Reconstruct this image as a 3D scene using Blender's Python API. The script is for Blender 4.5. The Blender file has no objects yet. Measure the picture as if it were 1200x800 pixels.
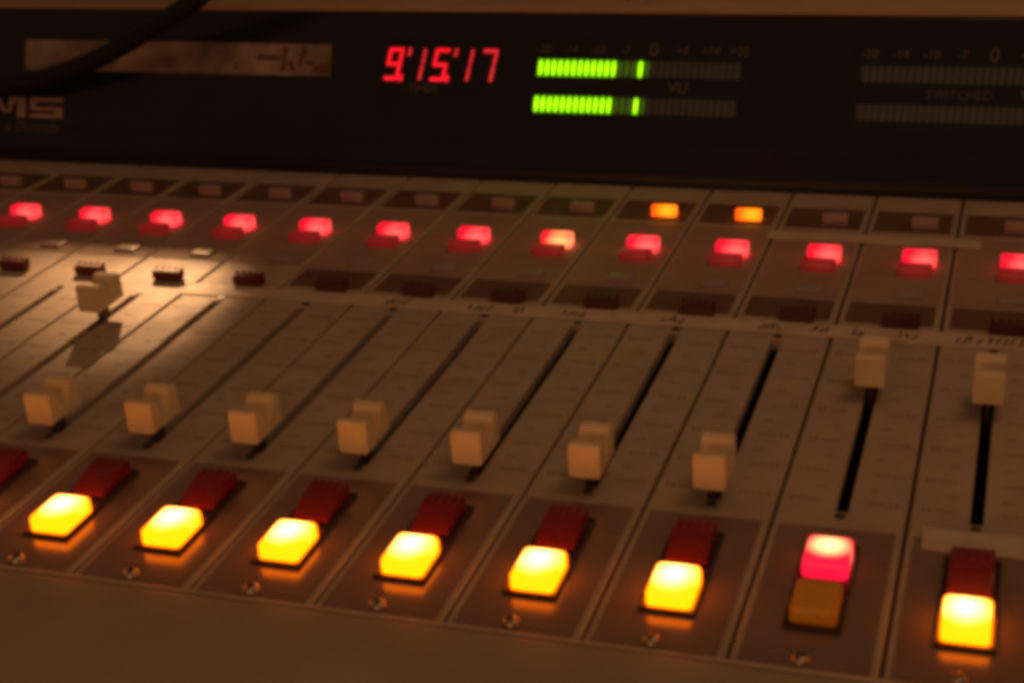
import bpy, bmesh, math, random
from mathutils import Vector, Matrix

random.seed(7)
P = 0.038                     # one channel pitch in metres; shapes below are laid out in pitches
scene = bpy.context.scene
COL = scene.collection

# ------------------------------------------------------------------ camera
cd = bpy.data.cameras.new('camera')
cam = bpy.data.objects.new('camera', cd)
COL.objects.link(cam)
right = Vector((0.952104, 0.300669, -0.055645))
down = Vector((0.069533, -0.390105, -0.918141))
fwd = Vector((-0.297764, 0.870296, -0.392327))
loc = Vector((6.656043, -8.799781, 6.167486)) * P
m = Matrix((right, -down, -fwd)).transposed().to_4x4()
m.translation = loc
cam.matrix_world = m
cd.sensor_width = 36.0
cd.sensor_fit = 'HORIZONTAL'
cd.lens = 36.0 * 1872.06 / 1200.0
cd.clip_start = 0.01
cd.clip_end = 50.0
cd.dof.use_dof = True
cd.dof.focus_distance = 15.0 * P
cd.dof.aperture_fstop = 16.0
scene.camera = cam

# ------------------------------------------------------------------ world, lamps, exposure
w = bpy.data.worlds.new('World')
scene.world = w
w.use_nodes = True
bg = w.node_tree.nodes['Background']
bg.inputs['Color'].default_value = (1.0, 0.46, 0.21, 1)
bg.inputs['Strength'].default_value = 0.098


def lamp(name, kind, pos, target, energy, color, **kw):
    d = bpy.data.lights.new(name, kind)
    d.energy = energy
    d.color = color
    for k, v in kw.items():
        setattr(d, k, v)
    o = bpy.data.objects.new(name, d)
    COL.objects.link(o)
    o.location = Vector(pos) * P
    o.rotation_euler = (Vector(target) - Vector(pos)).to_track_quat('-Z', 'Y').to_euler()
    return o


# warm room light low in front of the desk, an added soft fill overhead, and the small spot that makes the pool at left
lamp('room_light', 'AREA', (3.0, -16, 3.6), (2.5, 3, 0), 0.64, (1.0, 0.41, 0.14), shape='RECTANGLE', size=10 * P, size_y=4 * P)
lamp('overhead_fill', 'AREA', (12, 4, 22), (5, 4, 0), 0.85, (1.0, 0.46, 0.19), shape='DISK', size=10 * P)
spot = lamp('unseen_lamp', 'SPOT', (-5.9, 12.4, 4.1), (-3.45, 6.7, 0), 7.2, (1.0, 0.50, 0.21),
            spot_size=math.radians(25), spot_blend=1.0, shadow_soft_size=0.09 * P)

scene.view_settings.view_transform = 'Standard'
scene.view_settings.look = 'None'
scene.view_settings.exposure = 0.0
scene.view_settings.gamma = 1.0
scene.view_settings.use_curve_mapping = False
scene.render.engine = 'CYCLES'
scene.cycles.use_denoising = True
scene.cycles.filter_width = 5.0
scene.cycles.max_bounces = 6
scene.cycles.sample_clamp_indirect = 4.0


# ------------------------------------------------------------------ materials
def mat(name, base, rough=0.5, spec=0.5, noise=0.0, nscale=60.0, bump=0.0, bscale=900.0, metal=0.0, coat=0.0, stretch=None):
    mt = bpy.data.materials.new(name)
    mt.use_nodes = True
    nt = mt.node_tree
    b = nt.nodes['Principled BSDF']
    b.inputs['Base Color'].default_value = (*base, 1)
    b.inputs['Roughness'].default_value = rough
    b.inputs['Specular IOR Level'].default_value = spec
    b.inputs['Metallic'].default_value = metal
    b.inputs['Coat Weight'].default_value = coat
    b.inputs['Coat Roughness'].default_value = 0.2
    if noise or bump:
        tc = nt.nodes.new('ShaderNodeTexCoord')
        mp = nt.nodes.new('ShaderNodeMapping')
        nt.links.new(tc.outputs['Object'], mp.inputs['Vector'])
        oi = nt.nodes.new('ShaderNodeObjectInfo')
        ml = nt.nodes.new('ShaderNodeMath')
        ml.operation = 'MULTIPLY'
        ml.inputs[1].default_value = 7.0
        nt.links.new(oi.outputs['Random'], ml.inputs[0])
        nt.links.new(ml.outputs[0], mp.inputs['Location'])
        if stretch:
            mp.inputs['Scale'].default_value = stretch
    if noise:
        n1 = nt.nodes.new('ShaderNodeTexNoise')
        n1.inputs['Scale'].default_value = nscale
        n1.inputs['Detail'].default_value = 6
        n1.inputs['Roughness'].default_value = 0.65
        nt.links.new(mp.outputs[0], n1.inputs['Vector'])
        r = nt.nodes.new('ShaderNodeMapRange')
        r.inputs['From Min'].default_value = 0.3
        r.inputs['From Max'].default_value = 0.7
        r.inputs['To Min'].default_value = 1 - noise
        r.inputs['To Max'].default_value = 1 + noise
        nt.links.new(n1.outputs['Fac'], r.inputs['Value'])
        mx = nt.nodes.new('ShaderNodeVectorMath')
        mx.operation = 'SCALE'
        mx.inputs[0].default_value = base
        nt.links.new(r.outputs[0], mx.inputs['Scale'])
        nt.links.new(mx.outputs[0], b.inputs['Base Color'])
        r2 = nt.nodes.new('ShaderNodeMapRange')
        r2.inputs['From Min'].default_value = 0.25
        r2.inputs['From Max'].default_value = 0.75
        r2.inputs['To Min'].default_value = min(1, rough + noise * 0.4)
        r2.inputs['To Max'].default_value = max(0.03, rough - noise * 0.4)
        nt.links.new(n1.outputs['Fac'], r2.inputs['Value'])
        nt.links.new(r2.outputs[0], b.inputs['Roughness'])
    if bump:
        n2 = nt.nodes.new('ShaderNodeTexNoise')
        n2.inputs['Scale'].default_value = bscale
        n2.inputs['Detail'].default_value = 3
        nt.links.new(mp.outputs[0], n2.inputs['Vector'])
        bp = nt.nodes.new('ShaderNodeBump')
        bp.inputs['Strength'].default_value = bump
        bp.inputs['Distance'].default_value = 0.0004
        nt.links.new(n2.outputs['Fac'], bp.inputs['Height'])
        nt.links.new(bp.outputs[0], b.inputs['Normal'])
    return mt


def lit(name, base, edge, core, radius, off=(0, 0, 0), power=1.0):
    """A lamp lens: plastic that gives off light, hotter where the bulb sits behind it."""
    mt = bpy.data.materials.new(name)
    mt.use_nodes = True
    nt = mt.node_tree
    b = nt.nodes['Principled BSDF']
    b.inputs['Base Color'].default_value = (*base, 1)
    b.inputs['Roughness'].default_value = 0.3
    tc = nt.nodes.new('ShaderNodeTexCoord')
    mp = nt.nodes.new('ShaderNodeMapping')
    mp.vector_type = 'POINT'
    mp.inputs['Location'].default_value = [-o * P / (radius[i] * P) for i, o in enumerate(off)]
    mp.inputs['Scale'].default_value = [1 / (r * P) for r in radius]
    nt.links.new(tc.outputs['Object'], mp.inputs['Vector'])
    g = nt.nodes.new('ShaderNodeTexGradient')
    g.gradient_type = 'SPHERICAL'
    nt.links.new(mp.outputs[0], g.inputs['Vector'])
    pw = nt.nodes.new('ShaderNodeMath')
    pw.operation = 'POWER'
    pw.inputs[1].default_value = power
    nt.links.new(g.outputs['Fac'], pw.inputs[0])
    mx = nt.nodes.new('ShaderNodeMix')
    mx.data_type = 'VECTOR'
    nt.links.new(pw.outputs[0], mx.inputs['Factor'])
    mx.inputs[4].default_value = edge
    mx.inputs[5].default_value = core
    nt.links.new(mx.outputs[1], b.inputs['Emission Color'])
    b.inputs['Emission Strength'].default_value = 1.0
    return mt


M = {}
M['panel'] = mat('panel_paint', (0.42, 0.355, 0.29), 0.5, 0.3, 0.14, 45, 0.10, 1600)
M['upper'] = mat('upper_overlay', (0.34, 0.25, 0.20), 0.6, 0.2, 0.10, 50, 0.08, 1600)
M['overlay'] = mat('dark_overlay', (0.20, 0.13, 0.095), 0.19, 0.8, 0.14, 50, 0.08, 1600)
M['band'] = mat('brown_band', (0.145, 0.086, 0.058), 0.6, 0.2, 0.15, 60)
M['arm'] = mat('armrest_paint', (0.315, 0.27, 0.21), 0.5, 0.4, 0.09, 28, 0.25, 900)
M['arm_highlight'] = mat('painted_highlight', (0.50, 0.42, 0.34), 0.35, 0.5, 0.2, 30)  # pale paint imitating the light caught along the armrest edge
M['chassis'] = mat('chassis_paint', (0.30, 0.25, 0.20), 0.5, 0.4, 0.1, 30, 0.1)
M['black'] = mat('black_acrylic', (0.013, 0.016, 0.018), 0.16, 0.45, 0.25, 18)
M['black_matt'] = mat('black_plastic', (0.012, 0.010, 0.009), 0.45, 0.4, 0.1, 60)
M['bezel'] = mat('bezel_plastic', (0.05, 0.030, 0.022), 0.35, 0.5, 0.1, 90)
M['cap'] = mat('tan_cap_paint', (0.42, 0.30, 0.19), 0.55, 0.3, 0.13, 20, 0.1)
M['knob'] = mat('ivory_plastic', (0.70, 0.60, 0.42), 0.4, 0.45, 0.05, 120)
M['slot'] = mat('slot_black', (0.004, 0.003, 0.003), 0.7, 0.2)
M['screw'] = mat('screw_steel', (0.45, 0.40, 0.34), 0.3, 0.5, 0.1, 300, metal=0.9)
M['rubber'] = mat('cable_rubber', (0.014, 0.012, 0.011), 0.5, 0.3, 0.1, 40)
M['tape'] = mat('white_tape', (0.56, 0.48, 0.40), 0.5, 0.35, 0.14, 110, 0.2, 700)
M['bridge_strip'] = mat('pale_mottled', (0.44, 0.36, 0.32), 0.6, 0.2, 0.75, 30)
M['ink'] = mat('pencil_ink', (0.12, 0.09, 0.07), 0.7, 0.2)
M['print'] = mat('brown_print', (0.27, 0.21, 0.155), 0.5, 0.3)
M['grey_print'] = mat('grey_print', (0.13, 0.12, 0.115), 0.5, 0.3)
M['logo'] = mat('logo_print', (0.44, 0.36, 0.32), 0.45, 0.3, 0.15, 90)
M['pale_btn'] = mat('pale_button', (0.33, 0.27, 0.25), 0.4, 0.4, 0.08, 150)
M['red_off'] = mat('dark_red_plastic', (0.215, 0.011, 0.006), 0.28, 0.5, 0.15, 150)
M['brown_btn'] = mat('maroon_plastic', (0.13, 0.022, 0.012), 0.5, 0.3, 0.15, 150)
M['brown_dull'] = mat('dull_brown_plastic', (0.10, 0.036, 0.022), 0.5, 0.3, 0.15, 150)
M['yellow_off'] = mat('dull_yellow_plastic', (0.75, 0.36, 0.02), 0.3, 0.5, 0.08, 150)
M['seg_off'] = mat('unlit_segment', (0.075, 0.10, 0.115), 0.4, 0.4, 0.15, 200)
M['seg_back'] = mat('meter_window_tint', (0.047, 0.062, 0.07), 0.4, 0.4, 0.15, 200)
M['desk'] = mat('desk_wood', (0.16, 0.10, 0.06), 0.5, 0.4, 0.25, 9, 0.1, 300, stretch=(1, 8, 1))
M['yellow_on'] = lit('yellow_lamp', (0.5, 0.3, 0.05), (5.8, 0.86, 0.003), (10.0, 6.5, 1.5), (0.19, 0.24, 0.3), (-0.01, 0.05, 0.17), 1.3)
M['red_on'] = lit('red_lamp', (0.3, 0.02, 0.02), (1.5, 0.008, 0.055), (6.0, 3.4, 1.2), (0.20, 0.21, 0.4), (0, 0.06, 0.0), 1.4)
M['cue_red'] = lit('red_led_lens', (0.3, 0.02, 0.02), (1.15, 0.006, 0.036), (1.7, 0.26, 0.20), (0.19, 0.3, 0.11), (0.06, 0.0, 0.08), 1.0)
M['cue_hot'] = lit('hot_red_led_lens', (0.3, 0.02, 0.02), (1.25, 0.010, 0.035), (3.0, 1.1, 0.32), (0.20, 0.3, 0.12), (0.06, 0.0, 0.08), 1.0)
M['cue_dim'] = lit('dim_red_lens', (0.3, 0.05, 0.04), (0.10, 0.003, 0.004), (0.28, 0.006, 0.012), (0.25, 0.25, 0.2), (0.03, 0.10, 0.10), 1.0)
M['amber'] = lit('amber_lamp', (0.5, 0.2, 0.03), (1.5, 0.13, 0.004), (3.0, 0.75, 0.02), (0.17, 0.2, 0.12), (0.05, 0, 0.07), 1.0)
M['green_on'] = lit('green_led', (0.1, 0.3, 0.02), (0.22, 0.95, 0.002), (0.85, 2.2, 0.004), (0.12, 0.12, 0.4), (0, 0, 0), 1.0)
M['green_dim'] = lit('dim_green_led', (0.08, 0.12, 0.03), (0.015, 0.05, 0.001), (0.03, 0.09, 0.002), (0.12, 0.12, 0.4))
M['digit'] = lit('red_digit_led', (0.3, 0.02, 0.02), (1.15, 0.008, 0.022), (1.4, 0.016, 0.04), (0.3, 0.3, 0.5))
M['digit_dim'] = lit('thin_digit_led', (0.3, 0.05, 0.04), (0.85, 0.018, 0.03), (1.1, 0.05, 0.05), (0.3, 0.3, 0.5))


# ------------------------------------------------------------------ mesh helpers (coordinates in pitches)
def quad_box(bm, x0, x1, y0, y1, z0, z1):
    v = [bm.verts.new((x * P, y * P, z * P)) for z in (z0, z1) for x, y in ((x0, y0), (x1, y0), (x1, y1), (x0, y1))]
    for f in ((3, 2, 1, 0), (4, 5, 6, 7), (0, 1, 5, 4), (1, 2, 6, 5), (2, 3, 7, 6), (3, 0, 4, 7)):
        bm.faces.new([v[i] for i in f])
    return v


def prism(bm, pts, a0, a1, axis='x'):
    """Extrude a closed 2-D outline; axis x: pts are (y, z); axis z: pts are (x, y)."""
    def co(p, a):
        return (a * P, p[0] * P, p[1] * P) if axis == 'x' else (p[0] * P, p[1] * P, a * P)
    A = [bm.verts.new(co(p, a0)) for p in pts]
    B = [bm.verts.new(co(p, a1)) for p in pts]
    n = len(pts)
    for i in range(n):
        j = (i + 1) % n
        bm.faces.new((A[i], A[j], B[j], B[i]))
    bm.faces.new(A[::-1])
    bm.faces.new(B)


def mesh(name, bm, material, bev=0.0, seg=2, smooth=True):
    bmesh.ops.recalc_face_normals(bm, faces=bm.faces)
    if bev:
        bmesh.ops.bevel(bm, geom=list(bm.edges), offset=bev * P, segments=seg, profile=0.5, affect='EDGES', clamp_overlap=True)
    me = bpy.data.meshes.new(name)
    bm.to_mesh(me)
    bm.free()
    me.materials.append(material)
    if smooth:
        for p in me.polygons:
            p.use_smooth = True
        me.set_sharp_from_angle(angle=math.radians(35))
    return me


def put(name, me, parent=None, at=(0, 0, 0), label=None, material=None, rot=None):
    o = bpy.data.objects.new(name, me)
    COL.objects.link(o)
    if parent:
        o.parent = parent
    o.location = Vector(at) * P
    if rot:
        o.rotation_euler = rot
    if label:
        o['label'] = label
    if material:                                   # same mesh, another plastic
        o.material_slots[0].link = 'OBJECT'
        o.material_slots[0].material = material
    return o


def top(o, label, cat, group=None):
    o['label'] = label
    o['category'] = cat
    if group:
        o['group'] = group
    return o


def text_mesh(name, body, size, material, shear=0.0, align='CENTER', depth=0.004, space=1.0):
    cu = bpy.data.curves.new(name, 'FONT')
    cu.body = body
    cu.size = size * P
    cu.align_x = align
    cu.align_y = 'CENTER'
    cu.extrude = depth * P
    cu.shear = shear
    cu.space_character = space
    cu.resolution_u = 3
    o = bpy.data.objects.new(name, cu)
    COL.objects.link(o)
    me = bpy.data.meshes.new_from_object(o.evaluated_get(bpy.context.evaluated_depsgraph_get()))
    bpy.data.objects.remove(o)
    bpy.data.curves.remove(cu)
    me.name = name
    me.materials.clear()
    me.materials.append(material)
    return me


# ------------------------------------------------------------------ the surface under the console
bm = bmesh.new()
quad_box(bm, -26, 26, -10, 24, -2.9, -2.3)
desk = put('desk', mesh('desk', bm, M['desk'], 0.05))
desk['kind'] = 'structure'

# ------------------------------------------------------------------ the console
K0, K1 = -9, 8                                   # first strip, one past the last strip
console = bpy.data.objects.new('mixing_console', None)
COL.objects.link(console)
console.location = Vector((0, 0, -2.3)) * P
console.empty_display_size = 0.05
top(console, 'dimly lit beige broadcast mixing console with black meter bridge and rows of lit buttons', 'mixing console')
UP = 2.3                                         # console local z of the panel surface


def part(name, me, at=(0, 0, 0), **kw):
    return put(name, me, console, (at[0], at[1], at[2] + UP), **kw)


bm = bmesh.new()
quad_box(bm, K0 - 0.05, K1 + 0.05, -1.9, 11.9, -2.3, -0.45)
part('chassis', mesh('chassis', bm, M['chassis'], 0.06))
for x in (K0 - 0.42, K1 + 0.05):
    bm = bmesh.new()
    prism(bm, [(-2.2, -2.3), (12.0, -2.3), (12.0, 1.9), (10.6, 2.15), (9.7, 0.25), (-1.6, 0.16), (-2.2, -0.4)], x, x + 0.37)
    part('side_cheek', mesh('side_cheek', bm, M['arm'], 0.06))

# armrest: a rounded painted rail along the front
bm = bmesh.new()
prof = [(-0.06, -0.45), (-0.06, -0.02)]
for i in range(7):
    a = math.radians(90 * i / 6)
    prof.append((-0.06 - 0.07 * (1 - math.cos(a)), -0.02 + 0.07 * math.sin(a)))
prof += [(-0.45, 0.045), (-0.9, 0.01), (-1.35, -0.06), (-1.75, -0.18), (-2.05, -0.36), (-2.22, -0.62), (-2.28, -1.0), (-2.28, -1.6), (-1.9, -1.6)]
prism(bm, prof, K0 - 0.04, K1 + 0.04)
part('armrest', mesh('armrest', bm, M['arm']))
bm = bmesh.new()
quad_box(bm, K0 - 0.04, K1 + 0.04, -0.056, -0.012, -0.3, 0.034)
part('edge_highlight', mesh('edge_highlight', bm, M['arm_highlight'], 0.012))  # added strip, its pale colour stands in for a highlight

# ---- shared meshes for the strips (strip local: x 0..1, y 0..9.86)
SLOT = (0.450, 0.550, 2.16, 5.36)


def faceplate():
    b = bmesh.new()
    x0, x1, y0, y1 = 0.014, 0.986, 0.0, 9.86
    a, c, d, e = SLOT
    t, z = 0.10, 0.0
    bv = 0.014
    O = [(x0, y0), (x1, y0), (x1, y1), (x0, y1)]
    Oi = [(x0 + bv, y0 + bv), (x1 - bv, y0 + bv), (x1 - bv, y1 - bv), (x0 + bv, y1 - bv)]
    H = [(a, d), (c, d), (c, e), (a, e)]
    Hi = [(a - .006, d - .006), (c + .006, d - .006), (c + .006, e + .006), (a - .006, e + .006)]

    def ring(pts, zz):
        return [b.verts.new((x * P, y * P, zz * P)) for x, y in pts]
    rb, rs, rt = ring(O, z - t), ring(O, z - bv), ring(Oi, z)
    ht, hs, hb = ring(Hi, z), ring(H, z - 0.006), ring(H, z - t)
    for A, B in ((rb, rs), (rs, rt), (rt, ht), (ht, hs), (hs, hb)):
        for i in range(4):
            j = (i + 1) % 4
            b.faces.new((A[i], A[j], B[j], B[i]))
    return mesh('channel_strip', b, M['panel'], smooth=False)


def plate(name, x0, x1, y0, y1, material, th=0.008, bev=0.002):
    b = bmesh.new()
    quad_box(b, x0, x1, y0, y1, 0.0005, th)
    return mesh(name, b, material)


ME = {}
ME['strip'] = faceplate()
ME['lower_overlay'] = plate('lower_overlay', 0.065, 0.935, 0.02, 1.88, M['overlay'])
ME['upper_overlay'] = plate('upper_overlay', 0.055, 0.945, 6.50, 8.52, M['upper'])
ME['lamp_band'] = plate('lamp_band', 0.075, 0.925, 8.62, 9.30, M['band'])
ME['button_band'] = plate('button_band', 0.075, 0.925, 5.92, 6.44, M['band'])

bm = bmesh.new()                                   # fader well: floor and walls under the slot
a, c, d, e = SLOT
quad_box(bm, a - .02, c + .02, d - .02, e + .02, -0.42, -0.36)
quad_box(bm, a - .02, a - .002, d - .02, e + .02, -0.36, -0.102)
quad_box(bm, c + .002, c + .02, d - .02, e + .02, -0.36, -0.102)
ME['slot'] = mesh('fader_slot', bm, M['slot'])

bm = bmesh.new()                                   # saddle-shaped fader cap on its stem
out = [(0, 0.165), (0.0, 0.43), (0.02, 0.45), (0.10, 0.44)]
for i in range(1, 8):
    u = i / 8
    out.append((0.10 + 0.26 * u, 0.44 - 0.19 * math.sin(math.pi * u) ** 0.7))
out += [(0.36, 0.44), (0.43, 0.45), (0.475, 0.42), (0.49, 0.165)]
prism(bm, out, -0.128, 0.128)
bmesh.ops.bevel(bm, geom=[ed for ed in bm.edges if abs(ed.verts[0].co.x - ed.verts[1].co.x) < 1e-9], offset=0.009 * P, segments=2, affect='EDGES', clamp_overlap=True)
ME['knob'] = mesh('fader_knob', bm, M['knob'])
bm = bmesh.new()
quad_box(bm, -0.022, 0.022, 0.17, 0.33, -0.33, 0.19)
ME['stem'] = mesh('fader_stem', bm, M['bezel'])


def ring_frame(name, x0, x1, y0, y1, wd, h, mid=None):
    b = bmesh.new()
    quad_box(b, x0, x1, y0, y0 + wd, 0.001, h)
    quad_box(b, x0, x1, y1 - wd, y1, 0.001, h)
    quad_box(b, x0, x0 + wd, y0 + wd + 0.001, y1 - wd - 0.001, 0.001, h)
    quad_box(b, x1 - wd, x1, y0 + wd + 0.001, y1 - wd - 0.001, 0.001, h)
    if mid:
        quad_box(b, x0 + wd + 0.001, x1 - wd - 0.001, mid[0], mid[1], 0.001, h)
    quad_box(b, x0 + 0.02, x1 - 0.02, y0 + 0.02, y1 - 0.02, 0.001, h * 0.4)
    return mesh(name, b, M['bezel'], 0.008, 1)


ME['frame'] = ring_frame('button_bezel', 0.30, 0.70, 0.45, 1.61, 0.022, 0.042, (0.95, 1.05))


def cushion(name, hx, hy, z0, z1, material, bev=0.035):
    """A push button or lens: rounded corners, softened top edge, slightly domed top; origin at its centre."""
    b = bmesh.new()
    rc = min(bev * 1.5, hx * 0.6, hy * 0.6)

    def loop(ins, z):
        r = max(rc - ins * 0.6, rc * 0.3)
        vs = []
        for cx, cy, a0 in ((1, 1, 0), (-1, 1, 90), (-1, -1, 180), (1, -1, 270)):
            for q in range(5):
                a = math.radians(a0 + 22.5 * q)
                vs.append(b.verts.new(((cx * (hx - ins - r) + r * math.cos(a)) * P, (cy * (hy - ins - r) + r * math.sin(a)) * P, z * P)))
        return vs
    rings = [loop(0, z0), loop(0, z1 - bev), loop(bev * 0.3, z1 - bev * 0.3), loop(bev, z1), loop(min(hx, hy) * 0.62, z1 + bev * 0.18)]
    for A, B in zip(rings, rings[1:]):
        for q in range(20):
            b.faces.new((A[q], A[(q + 1) % 20], B[(q + 1) % 20], B[q]))
    b.faces.new(rings[0][::-1])
    b.faces.new(rings[-1])
    return mesh(name, b, material)


ME['lens'] = cushion('button', 0.163, 0.21, 0.03, 0.148, M['yellow_on'], 0.028)


def ribbed(name, hx, hy, z0, z1, material, nr=5):
    b = bmesh.new()
    quad_box(b, -hx, hx, -hy, hy, z0, z1)
    bmesh.ops.bevel(b, geom=list(b.edges), offset=0.02 * P, segments=2, affect='EDGES', clamp_overlap=True)
    wr = 2 * hx / (2 * nr - 1)
    for i in range(nr):
        x = -hx + 2 * i * wr
        quad_box(b, x + 0.006, x + wr - 0.006, hy * 0.35, hy * 0.92, z1 - 0.01, z1 + 0.014)
    return mesh(name, b, material)


bm = bmesh.new()                                   # off button: its front half slopes down towards the lit one
prism(bm, [(-0.225, 0.03), (-0.225, 0.06), (0.0, 0.150), (0.235, 0.155), (0.235, 0.03)], -0.155, 0.155)
bmesh.ops.bevel(bm, geom=list(bm.edges), offset=0.014 * P, segments=2, affect='EDGES', clamp_overlap=True)
for i in range(5):
    quad_box(bm, -0.145 + i * 0.0655, -0.112 + i * 0.0655, 0.06, 0.215, 0.148, 0.1625)
ME['ribbed'] = mesh('button', bm, M['red_off'])
ME['small_ribbed'] = ribbed('button', 0.175, 0.07, 0.0, 0.115, M['brown_btn'], 5)
ME['cue'] = cushion('button', 0.178, 0.09, 0.0, 0.155, M['cue_red'], 0.02)
ME['cue_dim'] = cushion('button', 0.172, 0.10, 0.0, 0.10, M['cue_dim'], 0.02)
ME['pale'] = cushion('button', 0.135, 0.10, 0.0, 0.032, M['pale_btn'], 0.012)
ME['indicator'] = cushion('indicator_lamp', 0.148, 0.055, 0.0, 0.12, M['pale_btn'], 0.012)

bm = bmesh.new()                                   # round-headed cross-slot screw
for i, (r, z) in enumerate(((0.062, 0.0), (0.062, 0.018), (0.050, 0.038), (0.028, 0.048))):
    vs = [bm.verts.new((r * math.cos(2 * math.pi * k / 16) * P, r * math.sin(2 * math.pi * k / 16) * P, z * P)) for k in range(16)]
    if i:
        for k in range(16):
            bm.faces.new((prev[k], prev[(k + 1) % 16], vs[(k + 1) % 16], vs[k]))
    prev = vs
bm.faces.new(prev)
ME['screw'] = mesh('screw', bm, M['screw'])
bm = bmesh.new()
quad_box(bm, -0.036, 0.036, -0.008, 0.008, 0.047, 0.0495)
quad_box(bm, -0.008, 0.008, 0.009, 0.036, 0.047, 0.0495)
quad_box(bm, -0.008, 0.008, -0.036, -0.009, 0.047, 0.0495)
cross_bm = bm
cross_me = mesh('screw_recess', cross_bm, M['slot'])
bm = bmesh.new()
bm.from_mesh(ME['screw'])
nf = len(bm.faces)
bm.from_mesh(cross_me)
for f in list(bm.faces)[nf:]:
    f.material_index = 1
bm.to_mesh(ME['screw'])
bm.free()
ME['screw'].materials.append(M['slot'])
bm = bmesh.new()
for r0, z in ((0.04, 0.012),):
    vs = [bm.verts.new((r0 * math.cos(2 * math.pi * k / 12) * P, r0 * math.sin(2 * math.pi * k / 12) * P, z * P)) for k in range(12)]
    vb = [bm.verts.new((v.co.x, v.co.y, 0.0)) for v in vs]
    bm.faces.new(vs)
    for k in range(12):
        bm.faces.new((vb[k], vb[(k + 1) % 12], vs[(k + 1) % 12], vs[k]))
ME['small_screw'] = mesh('fader_screw', bm, M['bezel'])


def scale_marks(seed):
    """Printed fader scale: short lines beside the slot and small figures reduced to what the photo shows of them."""
    rnd = random.Random(seed)
    b = bmesh.new()
    n = 11
    for i in range(n):
        y = 2.32 + (5.15 - 2.32) * (i / (n - 1)) ** 1.1
        for s in (-1, 1):
            x = 0.5 + s * 0.17
            ln = 0.15 if i % 2 == 0 else 0.08
            quad_box(b, min(x, x + s * ln), max(x, x + s * ln), y - 0.010, y + 0.010, 0.0003, 0.0022)
            if i % 2 == 0:
                for k in range(2):
                    xx = 0.5 + s * (0.355 + 0.045 * k)
                    quad_box(b, xx - 0.014, xx + 0.014, y - 0.03, y + 0.03, 0.0003, 0.0022)
    return mesh('fader_scale', b, M['print'], smooth=False)


ME['scale'] = scale_marks(1)

# knob positions along the slot: most faders are pulled right down
KNOB_Y = {-3: 4.46, 5: 4.12, 6: 3.95}
AMBER = {2, 3}
for k in range(K0, K1):
    s = part('channel_strip', ME['strip'], (k, 0, 0))
    sub = lambda n, me, at=(0, 0, 0), **kw: put(n, me, s, at, **kw)
    sub('lower_overlay', ME['lower_overlay'])
    sub('upper_overlay', ME['upper_overlay'])
    sub('lamp_band', ME['lamp_band'])
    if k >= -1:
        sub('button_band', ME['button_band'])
    sub('fader_slot', ME['slot'])
    sub('fader_scale', ME['scale'])['kind'] = 'stuff'
    ky = KNOB_Y.get(k, 2.01 + random.uniform(-0.02, 0.02))
    raised = k in KNOB_Y
    sub('fader_knob', ME['knob'], (0.5, ky, 0), label='ivory fader knob pushed up near the top of its slot' if raised else None)
    sub('fader_stem', ME['stem'], (0.5, ky, 0))
    sub('fader_screw', ME['small_screw'], (0.5, 5.44, 0))
    sub('fader_screw', ME['small_screw'], (0.5, 2.08, 0))
    sub('button_bezel', ME['frame'])
    if k == 5:
        sub('button', ME['lens'], (0.5, 1.325, 0), material=M['red_on'], label='glowing red push button')
        sub('button', ME['lens'], (0.5, 0.715, 0), material=M['yellow_off'], label='unlit dull yellow push button')
    else:
        sub('button', ME['ribbed'], (0.5, 1.325, 0), label='unlit dark red push button')
        sub('button', ME['lens'], (0.5, 0.715, 0), label='glowing yellow push button')
    sub('screw', ME['screw'], (0.48, 0.105, 0.008), rot=(0, 0, random.uniform(0, 1.5)))
    # the column of small buttons right of centre
    if k in AMBER:
        sub('indicator_lamp', ME['indicator'], (0.635, 8.80, 0.008), material=M['amber'], label='lit amber indicator')
    else:
        sub('indicator_lamp', ME['indicator'], (0.635, 8.80, 0.008))
    sub('button', ME['cue'], (0.665, 7.59, 0.008), material=M['cue_hot'] if k == 1 else None,
        label='brightest glowing red button' if k == 1 else 'glowing red button')
    sub('button', ME['cue_dim'], (0.645, 7.31, 0.008), label='faintly glowing red button')
    sub('button', ME['pale'], (0.63, 6.69, 0.008), label='unlit pale button')
    sub('button', ME['small_ribbed'], (0.625, 5.88, 0.002), material=M['brown_dull'] if k >= -1 else None, label='unlit maroon ribbed button')

# ------------------------------------------------------------------ meter bridge (black, leaning back)
TILT = math.radians(70)
BY = 9.92
uy, uz = math.cos(TILT), math.sin(TILT)
HB = 2.13


def on_bridge(h, out=0.0):
    """y, z of a point h up the bridge face and `out` in front of it."""
    return BY + h * uy - out * uz, h * uz + out * uy


bm = bmesh.new()
yt, zt = on_bridge(HB)
yb, zb = on_bridge(-0.35)
prism(bm, [(yb, zb), (yt, zt - 0.005), (11.9, zt - 0.005), (11.9, -0.42), (yb, -0.42)], K0 - 0.03, K1 + 0.03)
bridge = part('meter_bridge', mesh('meter_bridge', bm, M['black'], 0.02))
bm = bmesh.new()
prism(bm, [(yt - 0.01, zt), (yt - 0.01, zt + 0.05), (11.95, zt + 0.05), (11.95, zt)], K0 - 0.03, K1 + 0.03)
put('top_cap', mesh('top_cap', bm, M['cap'], 0.012), bridge)
# a thin black trim lip along the foot of the bridge and a seam across the face
bm = bmesh.new()
quad_box(bm, K0, K1, -0.02, 0.10, 0.0, 0.035)
lip = put('bottom_trim', mesh('bottom_trim', bm, M['black_matt'], 0.012), bridge)
ROT = (TILT, 0, 0)


def face_at(x, h, out=0.0):
    y, z = on_bridge(h, out)
    return (x, y, z)


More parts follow.
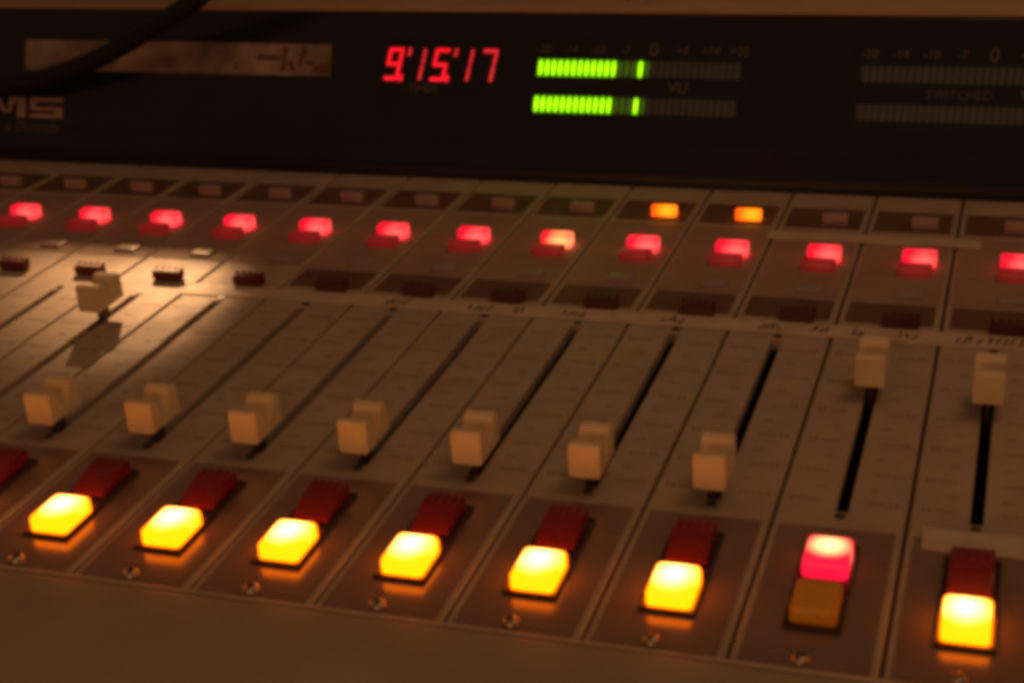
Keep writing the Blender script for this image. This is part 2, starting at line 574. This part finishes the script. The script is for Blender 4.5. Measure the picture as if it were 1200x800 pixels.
lip.location = Vector(face_at(0, 0.06, 0.001)) * P
lip.rotation_euler = ROT
bm = bmesh.new()
quad_box(bm, K0, K1, -0.006, 0.006, 0.0, 0.006)
put('trim_line', mesh('trim_line', bm, M['black_matt']), bridge, face_at(0, 0.47, 0.0005), rot=ROT)

# maker's lettering at the left end: only its last letters are in the picture
bm = bmesh.new()
H, S = 0.28, 0.055                                 # letter height, stroke


def bar(x0, y0, x1, y1):
    quad_box(bm, x0, x1, y0, y1, 0.0, 0.005)


# M
bar(-0.62, 0, -0.50, H)
bar(-0.08, 0, 0.06, H)
prism(bm, [(-0.49, H), (-0.37, H), (-0.25, 0.06), (-0.31, 0.06)], 0.0, 0.005, 'z')
prism(bm, [(-0.09, H), (-0.21, H), (-0.245, 0.06), (-0.19, 0.06)], 0.0, 0.005, 'z')
# S
bar(0.13, H - S, 0.66, H)
bar(0.13, H / 2 + 0.012, 0.22, H - S - 0.003)
bar(0.13, H / 2 - 0.035, 0.66, H / 2 + 0.010)
bar(0.56, S + 0.003, 0.66, H / 2 - 0.038)
bar(0.13, 0, 0.66, S)
put('logo_letters', mesh('logo_letters', bm, M['logo'], smooth=False), bridge, face_at(-6.97, 0.60, 0.001), rot=ROT)
put('logo_caption', text_mesh('logo_caption', 'o Donnelx', 0.21, M['grey_print'], 0.25, 'RIGHT'), bridge, face_at(-6.35, 0.465, 0.004), rot=ROT)

# ------------------------------------------------------------------ clock
bm = bmesh.new()
quad_box(bm, -0.02, 1.62, -0.16, 0.58, 0.0, 0.006)
clock = part('clock_display', mesh('clock_display', bm, M['black']), face_at(-1.46, 1.24, 0.0005), rot=ROT)
DW, DH, DS = 0.205, 0.42, 0.046
SEGS = {'a': (0, DH - DS, DW, DH), 'd': (0, 0, DW, DS), 'g': (0, DH / 2 - DS / 2, DW, DH / 2 + DS / 2),
        'f': (0, DH / 2, DS, DH), 'b': (DW - DS, DH / 2, DW, DH), 'e': (0, 0, DS, DH / 2), 'c': (DW - DS, 0, DW, DH / 2)}
SL = 0.19                                          # slant of the figures


def seg_bm(b, names, dot=False, tick=False, thin=1.0):
    for n in names:
        x0, y0, x1, y1 = SEGS[n]
        g = 0.007
        if n in 'bcfe' and thin != 1.0:
            mid = (x0 + x1) / 2
            x0, x1 = mid - DS * thin / 2, mid + DS * thin / 2
        x0 += g if n in 'adg' else 0
        x1 -= g if n in 'adg' else 0
        y0 += g if n not in 'adg' else 0
        y1 -= g if n not in 'adg' else 0
        pts = [(x0 + SL * y0, y0), (x1 + SL * y0, y0), (x1 + SL * y1, y1), (x0 + SL * y1, y1)]
        z1 = 0.012 if n in 'adg' else 0.0125
        prism(b, pts, 0.0065, z1, 'z')
    if dot:
        prism(b, [(DW + 0.012, -0.01), (DW + 0.055, -0.01), (DW + 0.07, 0.075), (DW + 0.025, 0.075)], 0.0065, 0.0122, 'z')
    if tick:
        prism(b, [(DW + 0.125, DH - 0.10), (DW + 0.16, DH - 0.10), (DW + 0.18, DH), (DW + 0.145, DH)], 0.0065, 0.0122, 'z')


for x, names, dot, tick, thin in ((0.0, 'abcdfg', True, False, 1.0), (0.32, 'bc', False, False, 0.62), (0.645, 'acdfg', True, False, 0.9),
                                  (0.975, 'bc', False, False, 0.62), (1.30, 'abc', False, False, 0.75)):
    b = bmesh.new()
    seg_bm(b, names, dot, tick, thin)
    put('digit', mesh('digit', b, M['digit'] if len(names) > 3 else M['digit_dim'], smooth=False), clock, (x, 0, 0))
for x in (0.0, 0.645):
    b = bmesh.new()
    seg_bm(b, '', False, True)
    put('apostrophe_mark', mesh('apostrophe_mark', b, M['digit_dim'], smooth=False), clock, (x, 0, 0))
put('caption', text_mesh('caption', 'TIMER', 0.15, M['grey_print'], 0.1), clock, (0.55, -0.105, 0.011))

# ------------------------------------------------------------------ level meters
bm = bmesh.new()
prism(bm, [(-0.032, -0.10), (0.020, -0.10), (0.033, 0.10), (-0.019, 0.10)], 0.0, 0.010, 'z')
SEG = mesh('meter_segment', bm, M['seg_off'], smooth=False)


def level_meter(x0, lit_n, peak, words, vu_x):
    b = bmesh.new()
    quad_box(b, -0.12, 2.72, -0.70, 0.42, 0.0, 0.005)
    mt = part('level_meter', mesh('level_meter', b, M['black']), face_at(x0, 1.44, 0.0006), rot=ROT,
              label='level meter with two lit green bars' if lit_n else 'unlit level meter')
    for hh in (0.0, -0.46):
        b = bmesh.new()
        quad_box(b, -0.03 - (0.035 if hh else 0), 2.60 - (0.035 if hh else 0), hh - 0.092, hh + 0.092, 0.0052, 0.0075)
        put('meter_window', mesh('meter_window', b, M['seg_back'], smooth=False), mt)
    for row, hh in enumerate((0.0, -0.46)):
        for i in range(30):
            m_ = M['seg_off']
            if i < lit_n or (peak and i == peak):
                m_ = M['green_on']
            elif peak and i in (lit_n, lit_n + 1, lit_n + 2, peak + 1):
                m_ = M['green_dim']
            put('meter_segment', SEG, mt, (0.035 + i * 0.0868 - (0.035 if row else 0), hh, 0.0055), material=m_)
    for i, t in enumerate(words):
        big = t == '0'
        put('scale_figure', text_mesh('scale_figure', t, 0.24 if big else 0.15, M['grey_print'], 0.1), mt, (0.06 + i * 0.358, 0.235, 0.010))
    put('caption', text_mesh('caption', 'VU', 0.20, M['grey_print'], 0.12), mt, (vu_x, -0.225, 0.010))
    return mt


mt1 = level_meter(0.66, 12, 15, ['-20', '-14', '-10', '-7', '0', '+4', '+14', '+20'], 1.82)
mt2 = level_meter(4.74, 0, 0, ['-20', '-14', '-10', '-7', '0', '+4', '+14', '+20'], 1.93)
put('caption', text_mesh('caption', 'SWITCHED', 0.15, M['seg_off'], 0.1), mt2, (1.12, -0.235, 0.010))

# ------------------------------------------------------------------ things lying on or hanging before the console


def tape(name, x0, x1, y0, y1, z, label, marks, wob=0.012, seed=1, step=0.25):
    rnd = random.Random(seed)
    b = bmesh.new()
    n = max(2, int((x1 - x0) / step))
    rows = []
    for i in range(n + 1):
        x = x0 + (x1 - x0) * i / n
        dy = rnd.uniform(-wob, wob)
        dz = rnd.uniform(0, 0.006)
        xs = (rnd.uniform(-0.01, 0.01) if i in (0, n) else 0)
        rows.append([b.verts.new(((x + xs * q) * P, (yy + dy * 0.6) * P, (z + zz + dz) * P)) for q, (yy, zz) in enumerate(((y0, 0), (y0, 0.006), (y1, 0.006), (y1, 0)))])
    for i in range(n):
        for q in range(4):
            r = (q + 1) % 4
            b.faces.new((rows[i][q], rows[i][r], rows[i + 1][r], rows[i + 1][q]))
    b.faces.new(rows[0])
    b.faces.new(rows[-1][::-1])
    o = put(name, mesh(name, b, M['tape'], smooth=False), None)
    top(o, label, 'tape')
    if marks:
        b = bmesh.new()
        for mx, cnt in marks:
            for i in range(cnt):
                x = mx + i * 0.062
                h = (y1 - y0) * rnd.uniform(0.30, 0.55)
                yc = (y0 + y1) / 2 + rnd.uniform(-0.03, 0.03)
                sl = rnd.uniform(-0.02, 0.05)
                prism(b, [(x, yc - h / 2), (x + 0.024, yc - h / 2), (x + 0.024 + sl, yc + h / 2), (x + sl, yc + h / 2)], z + 0.0128, z + 0.0140, 'z')
                if rnd.random() < 0.5:
                    yy = yc + rnd.choice((-0.4, 0.0, 0.4)) * h
                    prism(b, [(x + 0.026, yy), (x + 0.056, yy), (x + 0.056, yy + 0.025), (x + 0.026, yy + 0.025)], z + 0.0128, z + 0.0140, 'z')
        put('pencil_marks', mesh('pencil_marks', b, M['ink'], smooth=False), o)['kind'] = 'stuff'
    return o


tape('label_tape', -2.02, 7.9, 5.49, 5.80, 0.001, 'long white tape with pencil marks running across the tops of the fader slots',
     [(0.35, 4), (1.28, 4), (1.78, 2), (2.28, 4), (3.30, 4), (4.28, 4), (4.80, 3), (5.18, 2), (5.62, 3), (6.15, 4), (6.45, 4), (6.72, 3)])
tape('label_tape', 3.95, 6.26, 8.17, 8.44, 0.009, 'short white tape just above the right hand red lamps, below the unlit pale lamps', [], seed=4)
tape('label_tape', 6.14, 7.02, 1.70, 2.02, 0.009, 'scrap of white tape above the dark red button at the right edge', [], seed=9)

# pale strip on the bridge, left, behind the cable
bm = bmesh.new()
n = 24
rnd = random.Random(3)
vr = []
for i in range(n + 1):
    x = 4.72 * i / n
    vr.append([bm.verts.new((x * P, yy * P, (0.004 + rnd.uniform(0, 0.004)) * P)) for yy in (0.0, 0.42)])
for i in range(n):
    bm.faces.new((vr[i][0], vr[i + 1][0], vr[i + 1][1], vr[i][1]))
bmesh.ops.solidify(bm, geom=bm.faces[:], thickness=0.003 * P)
bridge_strip = put('pale_strip', mesh('pale_strip', bm, M['bridge_strip'], smooth=False), None, face_at(-6.93, 1.27, 0.004), rot=ROT)
top(bridge_strip, 'pale mottled strip on the black meter bridge behind the hanging cable', 'paper label')
bm = bmesh.new()
for (x0, x1, y0, y1, sl) in ((3.62, 3.98, 0.20, 0.27, 0.0), (3.98, 4.05, 0.05, 0.38, 0.03), (4.12, 4.20, 0.06, 0.20, -0.05), (4.22, 4.28, 0.12, 0.36, 0.08),
                             (4.34, 4.48, 0.14, 0.20, 0), (4.44, 4.66, 0.05, 0.15, 0.05), (4.30, 4.36, 0.26, 0.37, -0.03), (3.30, 3.34, 0.08, 0.14, 0)):
    prism(bm, [(x0, y0), (x1, y0), (x1 + sl, y1), (x0 + sl, y1)], 0.0085, 0.0100, 'z')
put('printed_marks', mesh('printed_marks', bm, M['ink'], smooth=False), bridge_strip)['kind'] = 'stuff'

# cable hanging down across the left of the bridge
cu = bpy.data.curves.new('cable', 'CURVE')
cu.dimensions = '3D'
cu.bevel_depth = 0.13 * P
cu.bevel_resolution = 5
pts = [(-1.6, 9.6, 5.2), (-2.7, 9.8, 3.3), (-3.37, 9.9, 2.63), (-3.82, 9.95, 2.29), (-4.29, 10.0, 2.05), (-4.84, 10.08, 1.77),
       (-5.49, 10.1, 1.45), (-6.07, 10.1, 1.25), (-6.64, 10.08, 1.10), (-7.19, 10.0, 0.99), (-8.01, 9.9, 0.84), (-8.9, 9.6, 0.6),
       (-9.8, 9.2, 0.42), (-10.4, 8.4, -0.4), (-10.7, 7.4, -1.9), (-11.0, 6.0, -2.17), (-11.8, 2.0, -2.17)]
sp = cu.splines.new('NURBS')
sp.points.add(len(pts) - 1)
for q, pt in zip(sp.points, pts):
    q.co = (*[v * P for v in pt], 1)
sp.use_endpoint_u = True
sp.order_u = 4
sp.resolution_u = 6
cu.use_fill_caps = True
tmp = bpy.data.objects.new('cable_curve', cu)
COL.objects.link(tmp)
me = bpy.data.meshes.new_from_object(tmp.evaluated_get(bpy.context.evaluated_depsgraph_get()))
bpy.data.objects.remove(tmp)
me.materials.clear()
me.materials.append(M['rubber'])
for p in me.polygons:
    p.use_smooth = True
me.name = 'cable'
cable = put('cable', me)
top(cable, 'thick black cable hanging across the left end of the meter bridge', 'cable')

# two chips in the paint of the cap
bm = bmesh.new()
quad_box(bm, 1.60, 1.70, 11.18, 11.30, UP + 2.0505, UP + 2.054)
quad_box(bm, 1.92, 1.96, 11.02, 11.16, UP + 2.0505, UP + 2.054)
chips = put('paint_chips', mesh('paint_chips', bm, M['bezel'], smooth=False), bridge, (0, 0, -UP))
chips['kind'] = 'stuff'

# added lamp body, unseen above the frame; its hood cuts the pool's far edge
lampo = bpy.data.objects.new('unseen_lamp', None)
COL.objects.link(lampo)
lampo.location = Vector((-5.9, 13.6, -2.3)) * P
lampo.empty_display_size = 0.03
top(lampo, 'added unseen dark lamp hood on a post behind the left end of the meter bridge', 'lamp')
bm = bmesh.new()
hx = 1.5
prism(bm, [(-1.10, 5.50), (-1.10, 5.46), (-2.65, 5.37), (-2.65, 5.41)], -hx, hx)
quad_box(bm, -hx, hx, -1.095, -1.02, 5.46, 7.2)
prism(bm, [(-1.10, 7.16), (-1.10, 7.20), (-2.6, 7.10), (-2.6, 7.06)], -hx, hx)
quad_box(bm, -hx - 0.05, -hx - 0.003, -2.6, -1.02, 5.44, 7.15)
quad_box(bm, hx + 0.003, hx + 0.05, -2.6, -1.02, 5.44, 7.15)
put('added_hood', mesh('added_hood', bm, M['black_matt'], smooth=False), lampo).location = (0, 0, 0)
bm = bmesh.new()
quad_box(bm, -0.12, 0.12, -1.0, -0.76, 5.9, 6.2)
quad_box(bm, -0.12, 0.12, -0.75, -0.5, 0.2, 6.2)
put('added_post', mesh('added_post', bm, M['black_matt'], 0.03), lampo)
bm = bmesh.new()
quad_box(bm, -0.9, 0.9, -1.4, 0.4, 0.0, 0.2)
put('added_base', mesh('added_base', bm, M['black_matt'], 0.05), lampo)
